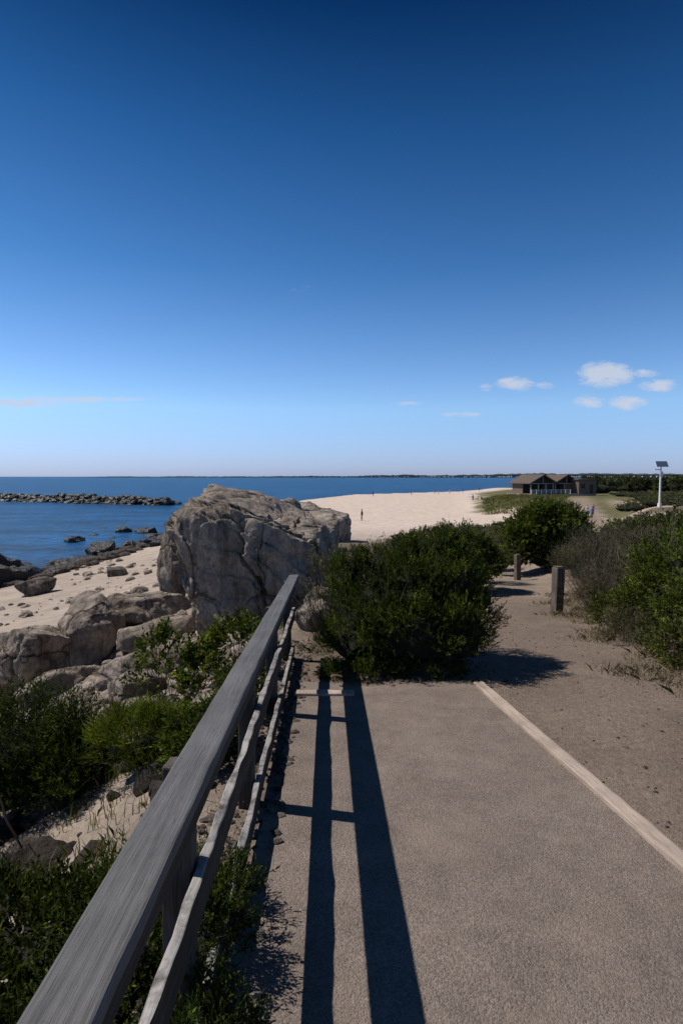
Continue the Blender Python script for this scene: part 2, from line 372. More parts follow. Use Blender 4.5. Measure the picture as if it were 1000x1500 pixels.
scatter('shore_cobbles',pts_in(550,(-25,-14),(38,85),(.15,.8),2,lambda x,y:(shore(x,y)<5),2),mat_rock('shore_rock_mat',.3),2,2)
scatter('bank_rubble',pts_in(1400,(-6.5,-1.0),(4.6,14),(.03,.28),3,None,2.5),M_rock,3,2)
scatter('lower_bank_rubble',pts_in(260,(-4.5,-.8),(2.0,4.8),(.02,.16),13,None,2.5),M_rock_shade,3,2)  # rubble in the same shade-darkened granite
scatter('edge_gravel',pts_in(1500,(-.75,-.33),(.5,7.5),(.008,.04),4,None,3),M_rockd,4,1)
scatter('trail_gravel',pts_in(1800,(1.6,4.8),(1.5,13),(.004,.018),5,lambda x,y:x>kx(y)+.15,3),M_rockd,5,1)
scatter('path_end_gravel',pts_in(500,(-.3,1.7),(5.4,6.8),(.006,.03),6,None,3),M_rockd,6,1)
P=[];r=np.random.default_rng(9)
for i in range(900):
    t=r.random(); x=-48-100*t; y=159+47*t; o=r.normal()*1.7
    P.append((x+o*.3,y+o,WZ+max(0,2.0-abs(o)*.75)*r.uniform(.6,1.15)-.2,r.uniform(.6,1.35)))
scatter('rock_breakwater',P,M_wet,9,2,10,.75)
# ------------------------------------------------------------------ foliage
unit=unit_
def leaves(lobes,ns,nl,L,ll,lw,cols,seed=0,up=.4,shell=.55,rag=.25,droop=0,cone=1.0):
    r=np.random.default_rng(seed); lb=np.array(lobes,float)
    w=(lb[:,3]*lb[:,4]*lb[:,5])**(2/3); k=r.choice(len(lb),ns,p=w/w.sum())
    nc=max(8,ns//55); ck=r.choice(len(lb),nc,p=w/w.sum()); cd=unit(r.normal(size=(nc,3))); cd[:,2]=np.where(cd[:,2]<-.35,-cd[:,2],cd[:,2])
    cc=lb[ck,:3]+cd*lb[ck,3:6]*(.78+rag*.7*r.random((nc,1))); csh=r.uniform(.55,1.5,nc); rc=.30*lb[ck,3:6].mean(1)
    d=unit(r.normal(size=(ns,3))); d[:,2]=np.where(d[:,2]<-.4,-d[:,2],d[:,2])
    rad=shell+(1-shell)*r.random(ns)**.6
    lump=1+rag*.5*r.normal(size=ns)*.5
    p=lb[k,:3]+d*(rad*lump)[:,None]*lb[k,3:6]*.90
    cl=r.random(ns)<.66; ci=r.integers(nc,size=ns)
    off=unit(r.normal(size=(ns,3)))*(r.random((ns,1))**.5)*rc[ci][:,None]
    p=np.where(cl[:,None],cc[ci]+off,p); d=np.where(cl[:,None],unit(cd[ci]+off/rc[ci][:,None]*.6),d)
    p[:,2]=np.maximum(p[:,2],.01)
    sd=unit(d+np.array([0,0,up])+r.normal(size=(ns,3))*.4)
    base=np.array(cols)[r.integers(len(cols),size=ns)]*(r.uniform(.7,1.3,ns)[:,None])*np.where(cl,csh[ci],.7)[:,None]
    t=(np.arange(nl)+.5)/nl
    stem=p[:,None,:]+sd[:,None,:]*(t[None,:,None]*L*r.uniform(.6,1.3,ns)[:,None,None])
    ld=unit(sd[:,None,:]*cone+unit(r.normal(size=(ns,nl,3)))*.85)
    ld[...,2]-=droop
    side=unit(np.cross(ld,r.normal(size=(ns,nl,3))))
    a=stem; lL=ll*r.uniform(.7,1.3,(ns,nl,1)); tip=a+ld*lL; m1=a+ld*lL*.5+side*lw*.5; m2=a+ld*lL*.5-side*lw*.5
    V=np.stack([a,m1,tip,m2],2).reshape(-1,3); F=np.arange(len(V)).reshape(-1,4)
    C=np.repeat((base[:,None,:]*r.uniform(.8,1.2,(ns,nl,1))),4,axis=1).reshape(-1,3)
    return V,F,C
def branches(x,y,z,h,rad,n,seed,th=.02):
    r=np.random.default_rng(seed); V=[];F=[]
    for i in range(n):
        a=r.uniform(0,6.28); p=np.array([x,y,z],float)+np.array([math.cos(a),math.sin(a),0])*rad*.3*r.random()
        d=unit(np.array([math.cos(a)*rad*r.uniform(.2,1),math.sin(a)*rad*r.uniform(.2,1),h])); L=math.hypot(h,rad)*r.uniform(.6,1.0); sg=7; o=len(V)
        for s_ in range(sg+1):
            w=th*(1-s_/sg*.85)
            for k in range(3):
                V.append(p+np.array([math.cos(k*2.1)*w,math.sin(k*2.1)*w,0]))
            d=unit(d+r.normal(size=3)*.16); p=p+d*L/sg
        for s_ in range(sg):
            for k in range(3):
                q=o+s_*3+k; q2=o+s_*3+(k+1)%3; F.append((q,q2,q2+3,q+3))
    return np.array(V),np.array(F)
def sc(l,f): return [tuple(x*f for x in c) for c in l]
JUN=[(.032,.046,.008),(.048,.064,.010),(.022,.034,.007),(.062,.078,.012)]
GRN=[(.046,.062,.010),(.066,.084,.013),(.030,.044,.009),(.088,.100,.018)]
YEL=[(.115,.135,.018),(.085,.115,.015),(.15,.155,.025),(.065,.085,.014)]
GRY=[(.125,.10,.075),(.16,.13,.10),(.085,.072,.048),(.08,.08,.035)]
def shrub(name,x,y,lobes,ns,nl=8,L=.12,ll=.05,lw=.016,cols=GRN,seed=1,core=.55,nb=14,th=.015,mat=None,**kw):
    g=Hs(x,y); e=empty(name,(x,y,g))
    V,F,C=leaves(lobes,ns,nl,L,ll,lw,cols,seed,**kw)
    obj('foliage',fast_mesh(name+'_foliage',V,F,C),M_leaf,e)
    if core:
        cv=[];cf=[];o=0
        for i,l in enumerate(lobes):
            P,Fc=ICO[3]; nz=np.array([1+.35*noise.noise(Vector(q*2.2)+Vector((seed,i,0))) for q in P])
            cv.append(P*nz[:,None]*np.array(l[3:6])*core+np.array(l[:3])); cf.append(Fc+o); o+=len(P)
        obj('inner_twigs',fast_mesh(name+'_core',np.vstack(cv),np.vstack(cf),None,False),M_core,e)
    if nb:
        h=max(l[2]+l[5] for l in lobes); rd=max(abs(l[0])+l[3] for l in lobes)
        V,F=branches(0,0,-.05,h*.95,rd*.8,nb,seed,th); obj('branches',fast_mesh(name+'_br',V,F),M_twig,e)
    return e
shrub('juniper_bush',.66,6.5,[(.42,0,.58,.56,.7,.56),(.1,-.1,.82,.46,.55,.44),(.50,.1,1.02,.32,.4,.36),(-.33,-.1,.56,.46,.6,.52),(-.58,.1,.82,.22,.35,.38),(-.46,-.25,.25,.42,.5,.3),(.15,-.55,.4,.58,.35,.38),(.64,-.4,.40,.38,.5,.40),(.68,-.1,.90,.26,.4,.38),(.20,.2,1.0,.28,.35,.28),
  (.52,.05,1.32,.14,.16,.22),(.74,0,1.22,.11,.14,.20),(.18,.1,1.22,.13,.15,.17),(-.52,0,1.08,.12,.18,.18),(-.22,.1,1.08,.12,.18,.16),(.92,-.2,.75,.12,.2,.2)],
      9200,12,.105,.030,.010,JUN+[(.088,.102,.018)],1,up=.8,rag=.5,nb=70,th=.010,core=.62)
shrub('bare_twiggy_shrub',-.08,7.3,[(0,0,.7,.40,.4,.55),(.5,.1,.9,.35,.35,.35)],1000,5,.18,.05,.009,GRY,44,nb=160,th=.006,core=0,up=1)
shrub('bayberry_shrub',2.95,14.6,[(0,0,.8,1.0,.8,.7),(.6,.3,.7,.6,.7,.6),(-.9,0,.6,.8,.7,.6)],4000,7,.16,.08,.03,GRN+GRY[3:],2,nb=20)
shrub('bayberry_shrub',4.8,22.5,[(0,0,.9,1.3,1,.8),(-1.5,.5,.7,1.2,1,.7)],3000,7,.2,.1,.04,GRN+GRY,3,nb=20)
shrub('bare_twiggy_shrub',4.15,17.4,[(0,0,.7,.8,.8,.8),(-.8,.2,.8,.7,.6,.8)],2200,6,.25,.07,.012,GRY,4,nb=160,th=.010,core=.35,up=1)
shrub('green_shrub',7.4,20.4,[(0,0,1.1,1.2,1.1,1.1),(.8,.1,.9,.8,.8,.95),(-.8,-.1,.8,.7,.8,.85),(.2,0,1.8,.6,.6,.5),(-.2,-.7,.5,1.2,.6,.6),(.9,-.4,.4,.8,.6,.5),(-1.1,.2,.4,.7,.6,.5)],7000,7,.22,.12,.05,GRN,5,nb=20,rag=.5)
shrub('bare_twiggy_shrub',6.3,13.2,[(0,0,.7,.9,.9,.7),(-.8,-.2,.45,.6,.6,.5),(.9,.2,.7,.8,.8,.6)],3300,6,.22,.06,.010,GRY,6,nb=320,th=.008,core=.35,up=1)
shrub('bare_twiggy_shrub',4.95,10.2,[(0,0,.4,.6,.7,.5),(.8,.2,.6,.8,.8,.55)],2400,6,.2,.05,.010,GRY,7,nb=260,th=.006,core=.3,up=1)
shrub('green_shrub',5.5,8.8,[(0,0,.55,.8,.8,.55),(.9,.2,.7,.8,.8,.6),(-.6,-.4,.3,.5,.5,.35)],5500,8,.14,.05,.022,GRN+YEL,8,nb=60,rag=.5)
shrub('green_shrub',4.3,8.3,[(0,0,.25,.45,.5,.32),(.5,-.3,.25,.4,.4,.3)],2000,7,.12,.045,.018,GRN+YEL,38,nb=60,rag=.5,th=.005)
shrub('green_shrub',5.0,6.9,[(0,0,.35,.75,.6,.42),(.8,.1,.55,.8,.6,.5),(-.7,.1,.2,.45,.4,.3)],5200,8,.12,.045,.018,YEL+GRN,9,nb=60,rag=.5)
shrub('green_shrub',3.95,6.3,[(0,0,.18,.42,.4,.25),(.5,-.1,.25,.4,.4,.3)],2000,7,.10,.04,.016,YEL+GRN+GRY,39,nb=80,rag=.6,th=.004,core=.4)
shrub('bare_twiggy_shrub',3.75,7.3,[(0,0,.12,.35,.4,.2)],700,6,.12,.04,.008,GRY+YEL[3:],40,nb=80,rag=.6,th=.004,core=0,up=1)
shrub('green_shrub',8.8,11.5,[(0,0,.65,1.4,1.2,.65),(-1.2,0,.6,.9,.9,.6)],4200,7,.2,.09,.035,GRN,10,nb=20,rag=.4)
shrub('green_shrub',9.8,16,[(0,0,.75,1.6,1.4,.75),(2,0,.7,1.5,1.3,.7),(-1,0,.6,1,1,.6)],4200,7,.22,.1,.04,GRN+GRY,11,nb=20,rag=.4)
shrub('green_shrub',-2.75,4.7,[(0,0,.45,.75,.6,.55),(.55,-.1,.35,.4,.5,.4),(-.8,0,.4,.7,.6,.5)],7500,9,.10,.035,.010,sc(JUN,.8),12,up=.8,nb=20,rag=.45)
shrub('rose_shrub',-1.75,5.7,[(0,0,.38,.5,.5,.36),(.45,-.1,.36,.3,.4,.32),(-.1,.1,.62,.26,.3,.25)],560,7,.12,.05,.027,GRN+YEL,13,core=0,nb=46,th=.007,shell=.2)
shrub('rose_shrub',-1.05,6.0,[(0,0,.28,.3,.4,.28)],300,7,.12,.05,.027,GRN+YEL,14,core=0,nb=26,th=.006,shell=.2)
shrub('grass_clump',-1.5,4.2,[(0,0,.2,.28,.3,.28),(-.22,.1,.15,.2,.25,.22)],800,8,.12,.09,.007,YEL,15,core=.4,nb=0,up=1.6)
shrub('low_shrub',-.50,2.05,[(0,0,.10,.15,.45,.20),(.08,-.6,.10,.16,.35,.2),(-.3,0,.0,.3,.6,.22)],4500,9,.055,.022,.007,sc(JUN,.8),16,core=.5,nb=0)
shrub('low_shrub',-1.15,2.2,[(0,0,.08,.3,.4,.22),(-.4,.1,.05,.35,.3,.2),(0,-.7,.1,.4,.4,.25)],3200,8,.07,.03,.012,sc(GRN,.6),17,core=.5,nb=10,th=.006)
shrub('low_shrub',-.95,3.9,[(0,0,.1,.25,.45,.2),(.1,.9,.1,.25,.4,.2)],2400,8,.07,.03,.012,GRN+YEL[3:],18,core=.5,nb=8,th=.006)
shrub('low_shrub',-4.3,4.0,[(0,0,.4,.9,.8,.6)],4000,8,.1,.035,.012,JUN,20,core=.5,nb=8)
shrub('low_shrub',.2,5.75,[(0,0,.03,.45,.22,.10),(.7,.1,.03,.4,.22,.1)],1500,7,.06,.03,.010,JUN+GRN,23,core=0,nb=0)
def grass(name,x,y,h,cols,seed,w=.006,blades_dir=.35):
    r=np.random.default_rng(seed); n=len(x); z=H(x,y)
    a=np.stack([x,y,z-.01],1); hh=h*r.uniform(.5,1.3,n)[:,None]; lean=np.stack([r.normal(size=n),r.normal(size=n),np.zeros(n)],1)*blades_dir
    sd=unit(np.stack([r.normal(size=n),r.normal(size=n),np.zeros(n)],1))*w
    up=np.array([0,0,1.0])
    m=a+(up+lean*.4)*hh*.55; t=a+(up*.95+lean)*hh
    V=np.stack([a-sd,a+sd,m+sd*.7,t,m-sd*.7],1).reshape(-1,3); F=np.arange(len(V)).reshape(-1,5)
    C=np.repeat(np.array(cols)[r.integers(len(cols),size=n)]*r.uniform(.7,1.3,n)[:,None],5,axis=0)
    obj(name,fast_mesh(name,V,F,C),M_leaf)
DRY=[(.17,.13,.085),(.21,.165,.11),(.13,.10,.065),(.09,.09,.04)]
def clump(n,xr,yr,cond,seed,sp=.06,per=14):
    r=np.random.default_rng(seed); cx=r.uniform(*xr,n); cy=r.uniform(*yr,n); k=cond(cx,cy); cx=cx[k];cy=cy[k]
    x=np.repeat(cx,per)+r.normal(size=len(cx)*per)*sp; y=np.repeat(cy,per)+r.normal(size=len(cy)*per)*sp; return x,y
def trx(y): return np.interp(y,TY,TX)
x,y=clump(3600,(2.6,7),(3.0,14),lambda x,y:(x>trx(y)+.85+.3*np.sin(y*3)+.2*np.sin(y*7.3)),1,.10,10); grass('dry_grass',x,y,.09,DRY,1,.004,.8)
x,y=clump(350,(-.4,2.4),(6.6,12),lambda x,y:(x<trx(y)-1.0),2,.08,16); grass('verge_grass',x,y,.12,DRY+GRN,2,.004,.6)
x,y=clump(420,(-4.5,-.6),(2,10),lambda x,y:(fb(x*1.2,y*1.2,77)>0.05)|(y>8.5),3,.06,16); grass('bank_grass',x,y,.14,GRN+DRY[:2],3,.004)
x,y=clump(3500,(20,75),(95,150),lambda x,y:(x/y>.25)&(x/y<.43)&(np.abs(x-trx(y))>2.5),4,.35,8); grass('dune_grass',x,y,.55,[(.11,.12,.035),(.14,.14,.05),(.18,.15,.08)],4,.05)
def mass(name,spots,cols,seed,per=120,ls=.22):
    r=np.random.default_rng(seed); VV=[];FF=[];CC=[];o=0;cv=[];cf=[];oc=0
    for i,(x,y,rad,h) in enumerate(spots):
        g=Hs(x,y); q=[(0,0,h*.45,rad,rad,h*.55),(rad*.5*r.normal(),0,h*.6,rad*.5,rad*.5,h*.45)]
        V,F,C=leaves(q,per,4,ls*.8,ls,ls*.45,cols,int(r.integers(1e6)),rag=.4); C=C*r.uniform(.6,1.35); V=V+np.array([x,y,g])
        VV.append(V);FF.append(F+o);CC.append(C);o+=len(V)
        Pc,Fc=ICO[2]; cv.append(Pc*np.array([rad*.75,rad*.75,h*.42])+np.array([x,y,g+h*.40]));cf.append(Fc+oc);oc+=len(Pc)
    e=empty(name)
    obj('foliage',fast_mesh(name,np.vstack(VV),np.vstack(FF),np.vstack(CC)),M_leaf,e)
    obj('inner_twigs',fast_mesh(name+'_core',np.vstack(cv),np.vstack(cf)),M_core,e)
r=np.random.default_rng(5); sp=[]
for i in range(1100):
    y=22+120*r.random()**1.3; bb=r.uniform(.30,.95); x=bb*y
    if x<trx(y)+1.8+.03*y or abs(bb-.44)<.03: continue
    if .50<bb<.62 and 56<y<76: continue
    if fb(np.array([x*.09]),np.array([y*.09]),61)[0]>.08: continue
    sp.append((x,y,r.uniform(.8,1.8)*(1+y/150),r.uniform(.5,1.3)))
mass('dune_shrubs',sp[:420],GRN+GRY,6,120,.2)
sp=[]
for i in range(260):
    y=r.uniform(22,46); x=trx(y)-r.uniform(1.8,9)
    if x/y<.10: continue
    sp.append((x,y,r.uniform(.6,1.2),r.uniform(.5,1.2)))
mass('trailside_shrubs',sp[:130],GRN+GRY,8,150,.16)
sp=[]
for i in range(700):
    y=r.uniform(160,520); bb=r.uniform(.42,1.1); sp.append((bb*y,y,r.uniform(2,5),r.uniform(1.4,3.6)))
mass('distant_tree_line',sp,[(.04,.05,.022),(.055,.06,.028),(.075,.07,.042)],9,70,1.1)
# far coast
e=empty('distant_coast'); V=[];F=[];r=np.random.default_rng(12)
xs=np.linspace(-2700,4200,1200); hts=9+14*np.clip(fb(xs*.003,xs*0+3,3)+.45,0,1)+8*fb(xs*.05,xs*0+1,6)
hts*=.6*sstep(-2700,-1700,xs)+.95*sstep(-800,1400,xs); yb=4300-.3*xs
for i,x in enumerate(xs): V+= [(x,yb[i],WZ-1),(x,yb[i]+5,WZ+.3+hts[i]*.75),(x,yb[i]+60,WZ+hts[i]),(x,yb[i]+400,WZ-1)]
for i in range(len(xs)-1):
    for k in range(3): F.append((i*4+k,i*4+4+k,i*4+5+k,i*4+1+k))
M_coast=plain('coast_woods_mat',(.06,.072,.08),1,.4,.02,0)
obj('woods',fast_mesh('woods',np.array(V),np.array(F)),M_coast,e)
V=[];F=[]
for x in np.arange(-700,3400,40.): 
    if r.random()<.6:
        w=r.uniform(20,60); y=4300-.3*x-14; o=len(V); V+=[(x,y,WZ),(x+w,y-.3*w,WZ),(x+w,y-.3*w,WZ+3.5),(x,y,WZ+3.5)]; F.append((o,o+1,o+2,o+3))
obj('sand_bluff',fast_mesh('sand_bluff',np.array(V),np.array(F)),plain('bluff_mat',(.45,.38,.33),1,.1,.1,0),e)
V=[];F=[]
for i in range(220):
    x=r.uniform(-300,3300); y=4300-.3*x-10; w=r.uniform(5,12); h=r.uniform(4,8); z0=WZ+2; o=len(V)
    V+=[(x,y,z0),(x+w,y,z0),(x+w,y,z0+h),(x+w/2,y,z0+h*1.4),(x,y,z0+h),(x,y+9,z0),(x+w,y+9,z0),(x+w,y+9,z0+h),(x+w/2,y+9,z0+h*1.4),(x,y+9,z0+h)]
    for q in ((0,1,2,4),(0,4,9,5),(1,6,7,2),(4,3,8,9),(3,2,7,8)):
        F.append(tuple(o+t for t in q))
obj('houses',fast_mesh('houses',np.array(V),np.array(F)),plain('white_house_mat',(.6,.57,.54),.8,.1,.1),e)
# ------------------------------------------------------------------ pavilion
def boxm(V,F,x0,x1,y0,y1,z0,z1):
    o=len(V); V+=[(x0,y0,z0),(x1,y0,z0),(x1,y1,z0),(x0,y1,z0),(x0,y0,z1),(x1,y0,z1),(x1,y1,z1),(x0,y1,z1)]
    F+=[(o,o+3,o+2,o+1),(o+4,o+5,o+6,o+7),(o,o+1,o+5,o+4),(o+1,o+2,o+6,o+5),(o+2,o+3,o+7,o+6),(o+3,o,o+4,o+7)]
def boxes(name,bs,mat,parent):
    V=[];F=[]
    for b_ in bs: boxm(V,F,*b_)
    me=bpy.data.meshes.new(name); me.from_pydata(V,[],F); return obj(name,me,mat,parent)
M_shing=plain('roof_shingle_mat',(.10,.078,.062),.9,.35,6); M_white=plain('white_trim_mat',(.75,.74,.72),.5,.05); M_trim=plain('pale_trim_mat',(.30,.27,.24),.6,.1)
M_clad=mat_wood('cedar_cladding_mat',(.15,.105,.075),(.23,.17,.125),2); M_dark=plain('dark_opening_mat',(.02,.018,.016),.5,.1)  # M_dark: shade in openings and under gables put into a near-black colour
M_deck=plain('deck_mat',(.30,.25,.20),.8,.2)
px,py=52.3,145; pz=-2.95
pav=empty('beach_pavilion',(px,py,pz),(0,0,math.radians(14))); pav.scale=(1.0,1.0,1.05)
boxes('deck',[(-8,9.5,-5.5,6,-1.2,.35)],M_deck,pav)
def gable(nm,x0,x1,y0,y1,ze,zr,ov=.6):
    xc=(x0+x1)/2; V=[];F=[]; th=.22
    for dz in (0,th):
        V+=[(x0-ov,y0-ov,ze-.2+dz),(xc,y0-ov,zr+dz),(x1+ov,y0-ov,ze-.2+dz),(x0-ov,y1+ov,ze-.2+dz),(xc,y1+ov,zr+dz),(x1+ov,y1+ov,ze-.2+dz)]
    F+=[(0,3,4,1),(1,4,5,2),(6,7,10,9),(7,8,11,10),(0,1,7,6),(1,2,8,7),(3,9,10,4),(4,10,11,5),(0,6,9,3),(2,5,11,8)]
    me=bpy.data.meshes.new(nm); me.from_pydata(V,[],F); obj(nm,me,M_shing,pav)
    V=[];F=[]
    yb=y0-ov-.06
    for (ax_,az,bx,bz) in ((x0-ov,ze-.2,xc,zr),(xc,zr,x1+ov,ze-.2)):
        o=len(V); V+=[(ax_,yb,az-.05),(bx,yb,bz-.05),(bx,yb,bz+th),(ax_,yb,az+th)]
        V+=[(ax_,yb+.05,az-.05),(bx,yb+.05,bz-.05),(bx,yb+.05,bz+th),(ax_,yb+.05,az+th)]
        F+=[(o,o+1,o+2,o+3),(o+7,o+6,o+5,o+4),(o,o+4,o+5,o+1),(o+3,o+2,o+6,o+7)]
    me=bpy.data.meshes.new(nm+'_trim'); me.from_pydata(V,[],F); obj(nm+'_trim',me,M_shing,pav)
    yi=y0+.4
    me=bpy.data.meshes.new(nm+'_gable'); me.from_pydata([(x0,yi,ze-.1),(x1,yi,ze-.1),(xc,yi,zr-.15)],[],[(0,1,2)]); obj(nm+'_gable',me,M_dark,pav)
    boxes(nm+'_truss',[(x0,x1,y0-.1,y0+.05,ze-.20,ze-.04),(xc-.06,xc+.06,y0-.1,y0+.05,ze-.01,zr-.1)],M_trim,pav)
gable('main_roof',-7.2,-.6,-4,5,2.9,4.7); gable('second_roof',.6,7.0,-2.5,5,2.9,4.7)
boxes('back_walls',[(-7,-.8,4.6,4.8,.35,2.9),(.8,6.8,4.6,4.8,.35,2.9)],M_clad,pav)
boxes('side_walls',[(-7,-6.8,0,4.6,.35,2.75),(-.9,-.7,0,4.6,.35,2.75),(3.6,6.9,-2.0,4.5,.35,2.8)],M_clad,pav)
boxes('dark_interior',[(-6.6,-1.1,1.0,4.5,.36,2.7),(.8,3.5,0,4.5,.36,2.7)],M_dark,pav)  # solid near-black boxes in place of the shaded open interior
boxes('support_posts',[(x-.10,x+.10,-3.8,-3.56,.35,2.6) for x in (-7,-4.9,-2.8,-.8)]+[(x-.10,x+.10,-2.4,-2.16,.35,2.6) for x in (.8,3.4)],M_trim,pav)
boxes('deck_railing',[(-7.9,3,-5.4,-5.3,1.25,1.35),(-7.9,3,-5.4,-5.3,.6,.66),(-7.9,3,-5.4,-5.3,.9,.96)]+[(x,x+.12,-5.42,-5.28,.35,1.4) for x in np.arange(-7.9,3.1,1.35)],M_white,pav)
boxes('annex',[(5.4,10.4,-5.2,2,.0,3.6)],M_clad,pav)
boxes('annex_roof',[(5.1,10.7,-5.5,2.3,3.6,3.8)],M_shing,pav)
boxes('annex_windows',[(6.1,7.1,-5.24,-5.19,1.6,2.7),(8.6,9.5,-5.24,-5.19,.4,2.6)],M_dark,pav)
# solar street lamp
M_metal=plain('pale_metal_mat',(.62,.63,.64),.4,.05); M_panel=plain('solar_panel_mat',(.05,.07,.12),.2,.1,8,.6)
lx,ly=43.6,78; lz=Hs(lx,ly)
lamp=empty('solar_street_lamp',(lx,ly,lz))
bm=bmesh.new(); bmesh.ops.create_cone(bm,segments=14,radius1=.15,radius2=.1,depth=5.7,cap_ends=True,matrix=Matrix.Translation((0,0,2.85)))
bmesh.ops.create_cone(bm,segments=14,radius1=.28,radius2=.25,depth=.5,cap_ends=True,matrix=Matrix.Translation((0,0,.2)))
me=bpy.data.meshes.new('pole'); bm.to_mesh(me); bm.free(); obj('pole',me,M_white,lamp)
p=boxes('solar_panel',[(-.7,.7,-.55,.55,-.03,.03)],M_panel,lamp); p.location=(0.1,0,5.85); p.rotation_euler=(math.radians(38),0,math.radians(-15))
p=boxes('panel_frame',[(-.75,.75,-.6,.6,-.08,-.034)],M_metal,lamp); p.location=(0.1,0,5.85); p.rotation_euler=(math.radians(38),0,math.radians(-15))
boxes('lamp_head',[(-.9,-.12,-.13,.13,5.0,5.12)],M_metal,lamp); boxes('battery_box',[(-.17,.17,-.3,-.12,4.1,4.8)],M_metal,lamp)
# ------------------------------------------------------------------ people
def cmat(n,c): return plain(n,c,.8,.1,20)
M_skin=cmat('skin_mat',(.45,.28,.20)); M_hair=cmat('hair_mat',(.05,.03,.02)); M_shoe=cmat('shoe_mat',(.06,.05,.05))
def person(x,y,face,top,bottom,stride=.25,seat=False,seed=0,name='person'):
    g=Hs(x,y); V=[];E=[];R=[]
    def v(p,rad,par=None):
        V.append(p);R.append(rad)
        if par is not None: E.append((par,len(V)-1))
        return len(V)-1
    pel=v((0,0,.93),.15); wa=v((0,0,1.08),.125,pel); ch=v((0,.0,1.28),.16,wa); nk=v((0,0,1.45),.075,ch); n2=v((0,.01,1.53),.055,nk)
    for s_ in (-1,1):
        st=stride*s_
        if seat:
            hp=v((.1*s_,.05,.9),.095,pel); kn=v((.13*s_,.42,1.12),.06,hp); ak=v((.12*s_,.72,.80),.04,kn); v((.12*s_,.9,.8),.035,ak)
            sh=v((.18*s_,0,1.40),.06,ch); el=v((.25*s_,.12,1.15),.042,sh); wr=v((.16*s_,.36,1.12),.028,el); base=(.15*s_,.42,1.11); dr=Vector((0,1,-.2))
        else:
            hp=v((.095*s_,0,.86),.095,pel); kn=v((.10*s_,st*.55+.03,.48),.06,hp); ak=v((.10*s_,st,.09),.038,kn); v((.11*s_,st+.16,.035),.034,ak)
            sh=v((.18*s_,0,1.40),.06,ch); el=v((.25*s_,-st*.3-.02,1.13),.042,sh); wr=v((.25*s_,-st*.7+.06,.90),.028,el); base=(.25*s_,-st*.75+.075,.84); dr=Vector((0,.12,-1))
        pm=v(base,.032,wr); b0=Vector(base)
        for f in range(4):
            o=Vector((0,(f-1.5)*.022,0)) if not seat else Vector(((f-1.5)*.022,0,0)); l=(.07,.085,.08,.06)[f]
            k1=v(tuple(b0+o+dr*.035),.009,pm); v(tuple(b0+o+dr*(.035+l)),.007,k1)
        v(tuple(b0+Vector((-.02*s_,.045,0))+dr*.03),.009,pm)
    me=bpy.data.meshes.new('b'); me.from_pydata(V,E,[]); o=bpy.data.objects.new('b',me); link(o)
    m=o.modifiers.new('s','SKIN')
    for i,rd in enumerate(R): me.skin_vertices[0].data[i].radius=(rd,rd*(.75 if i<3 else 1))
    me.skin_vertices[0].data[0].use_root=True
    o.modifiers.new('u','SUBSURF').levels=1
    dg=bpy.context.evaluated_depsgraph_get(); em=bpy.data.meshes.new_from_object(o.evaluated_get(dg)); bpy.data.objects.remove(o)
    dz=-.72 if seat else 0
    e=empty(name,(x,y,g+dz+.0),(0,0,face))
    for mm in (top,bottom,M_skin,M_shoe): em.materials.append(mm)
    for f in em.polygons:
        c=f.center; f.use_smooth=True
        if seat: k=1 if (c.z<.98 or c.y>.16 and abs(c.x)<.2 and c.z<1.2) else 0
        else:
            k=0 if c.z>.92 else 1
            if abs(c.x)>.19: k=2 if c.z<1.0 else 0
            if c.z<.10: k=3
        if c.z>1.47: k=2
        f.material_index=k
    obj('body',em,None,e)
    P,F=ICO[4]; Q=P*np.array([.078,.095,.118]); fr=P[:,1]>.3
    Q[:,1]+=np.where(fr,.03*np.exp(-((P[:,0])**2+(P[:,2]+.1)**2)*60),0)
    for sx in (-.35,.35): Q[:,1]-=.012*np.exp(-((P[:,0]-sx)**2+(P[:,2]-.08)**2)*60)*fr
    Q[:,1]-=.006*np.exp(-((P[:,0])**2*12+(P[:,2]+.5)**2*300))*fr
    Q[:,0]+=np.sign(P[:,0])*.018*np.exp(-((P[:,1])**2+(P[:,2])**2)*40)*(abs(P[:,0])>.7)
    Q[:,0]*=np.where(P[:,2]<-.3,1+(P[:,2]+.3)*.35,1)
    hd=fast_mesh('head',Q,F,None,True); h=obj('head',hd,M_skin,e); h.location=(0,.02,1.63)
    K=(P[:,2]>.25)|((P[:,1]<-.05)&(P[:,2]>-.5)); FF=F[K[F].all(1)]
    ha=obj('hair',fast_mesh('hair',Q*1.07,FF,None,True),M_hair,e); ha.location=(0,.015,1.635)
    return e
blk=cmat('dark_cloth_mat',(.02,.02,.025)); blu=cmat('blue_cloth_mat',(.06,.16,.42)); wht=cmat('white_cloth_mat',(.6,.58,.56)); red=cmat('rose_cloth_mat',(.45,.15,.13)); gry=cmat('grey_cloth_mat',(.06,.06,.07)); den=cmat('denim_mat',(.04,.055,.10))
person(-1.45,78,.4,blk,gry,.12,seed=1); person(-.80,79,-.5,gry,blk,.1,seed=2)
person(3.05,85,1.2,blk,den,.15,seed=3)
person(36.6,84.5,3.1,blu,gry,.25,seed=4); person(37.9,86,3.0,blu,den,.2,seed=5); person(38.9,90,3.3,wht,red,.2,seed=6); person(40.7,92,3.0,red,blk,.2,seed=7)
person(35.5,148,1.2,red,blk,0,True,seed=8); person(36.6,149,-1.0,blk,gry,0,True,seed=9); person(34.6,150,.3,blk,den,.1,seed=10)
for i,(x,y) in enumerate([(11,198),(26,212),(37,226),(38.6,227),(52,244),(58,240),(63,256),(44,232)]):
    person(x,y,i*1.3,(blk,gry,blu,wht)[i%4],(den,blk)[i%2],.2,seed=20+i)
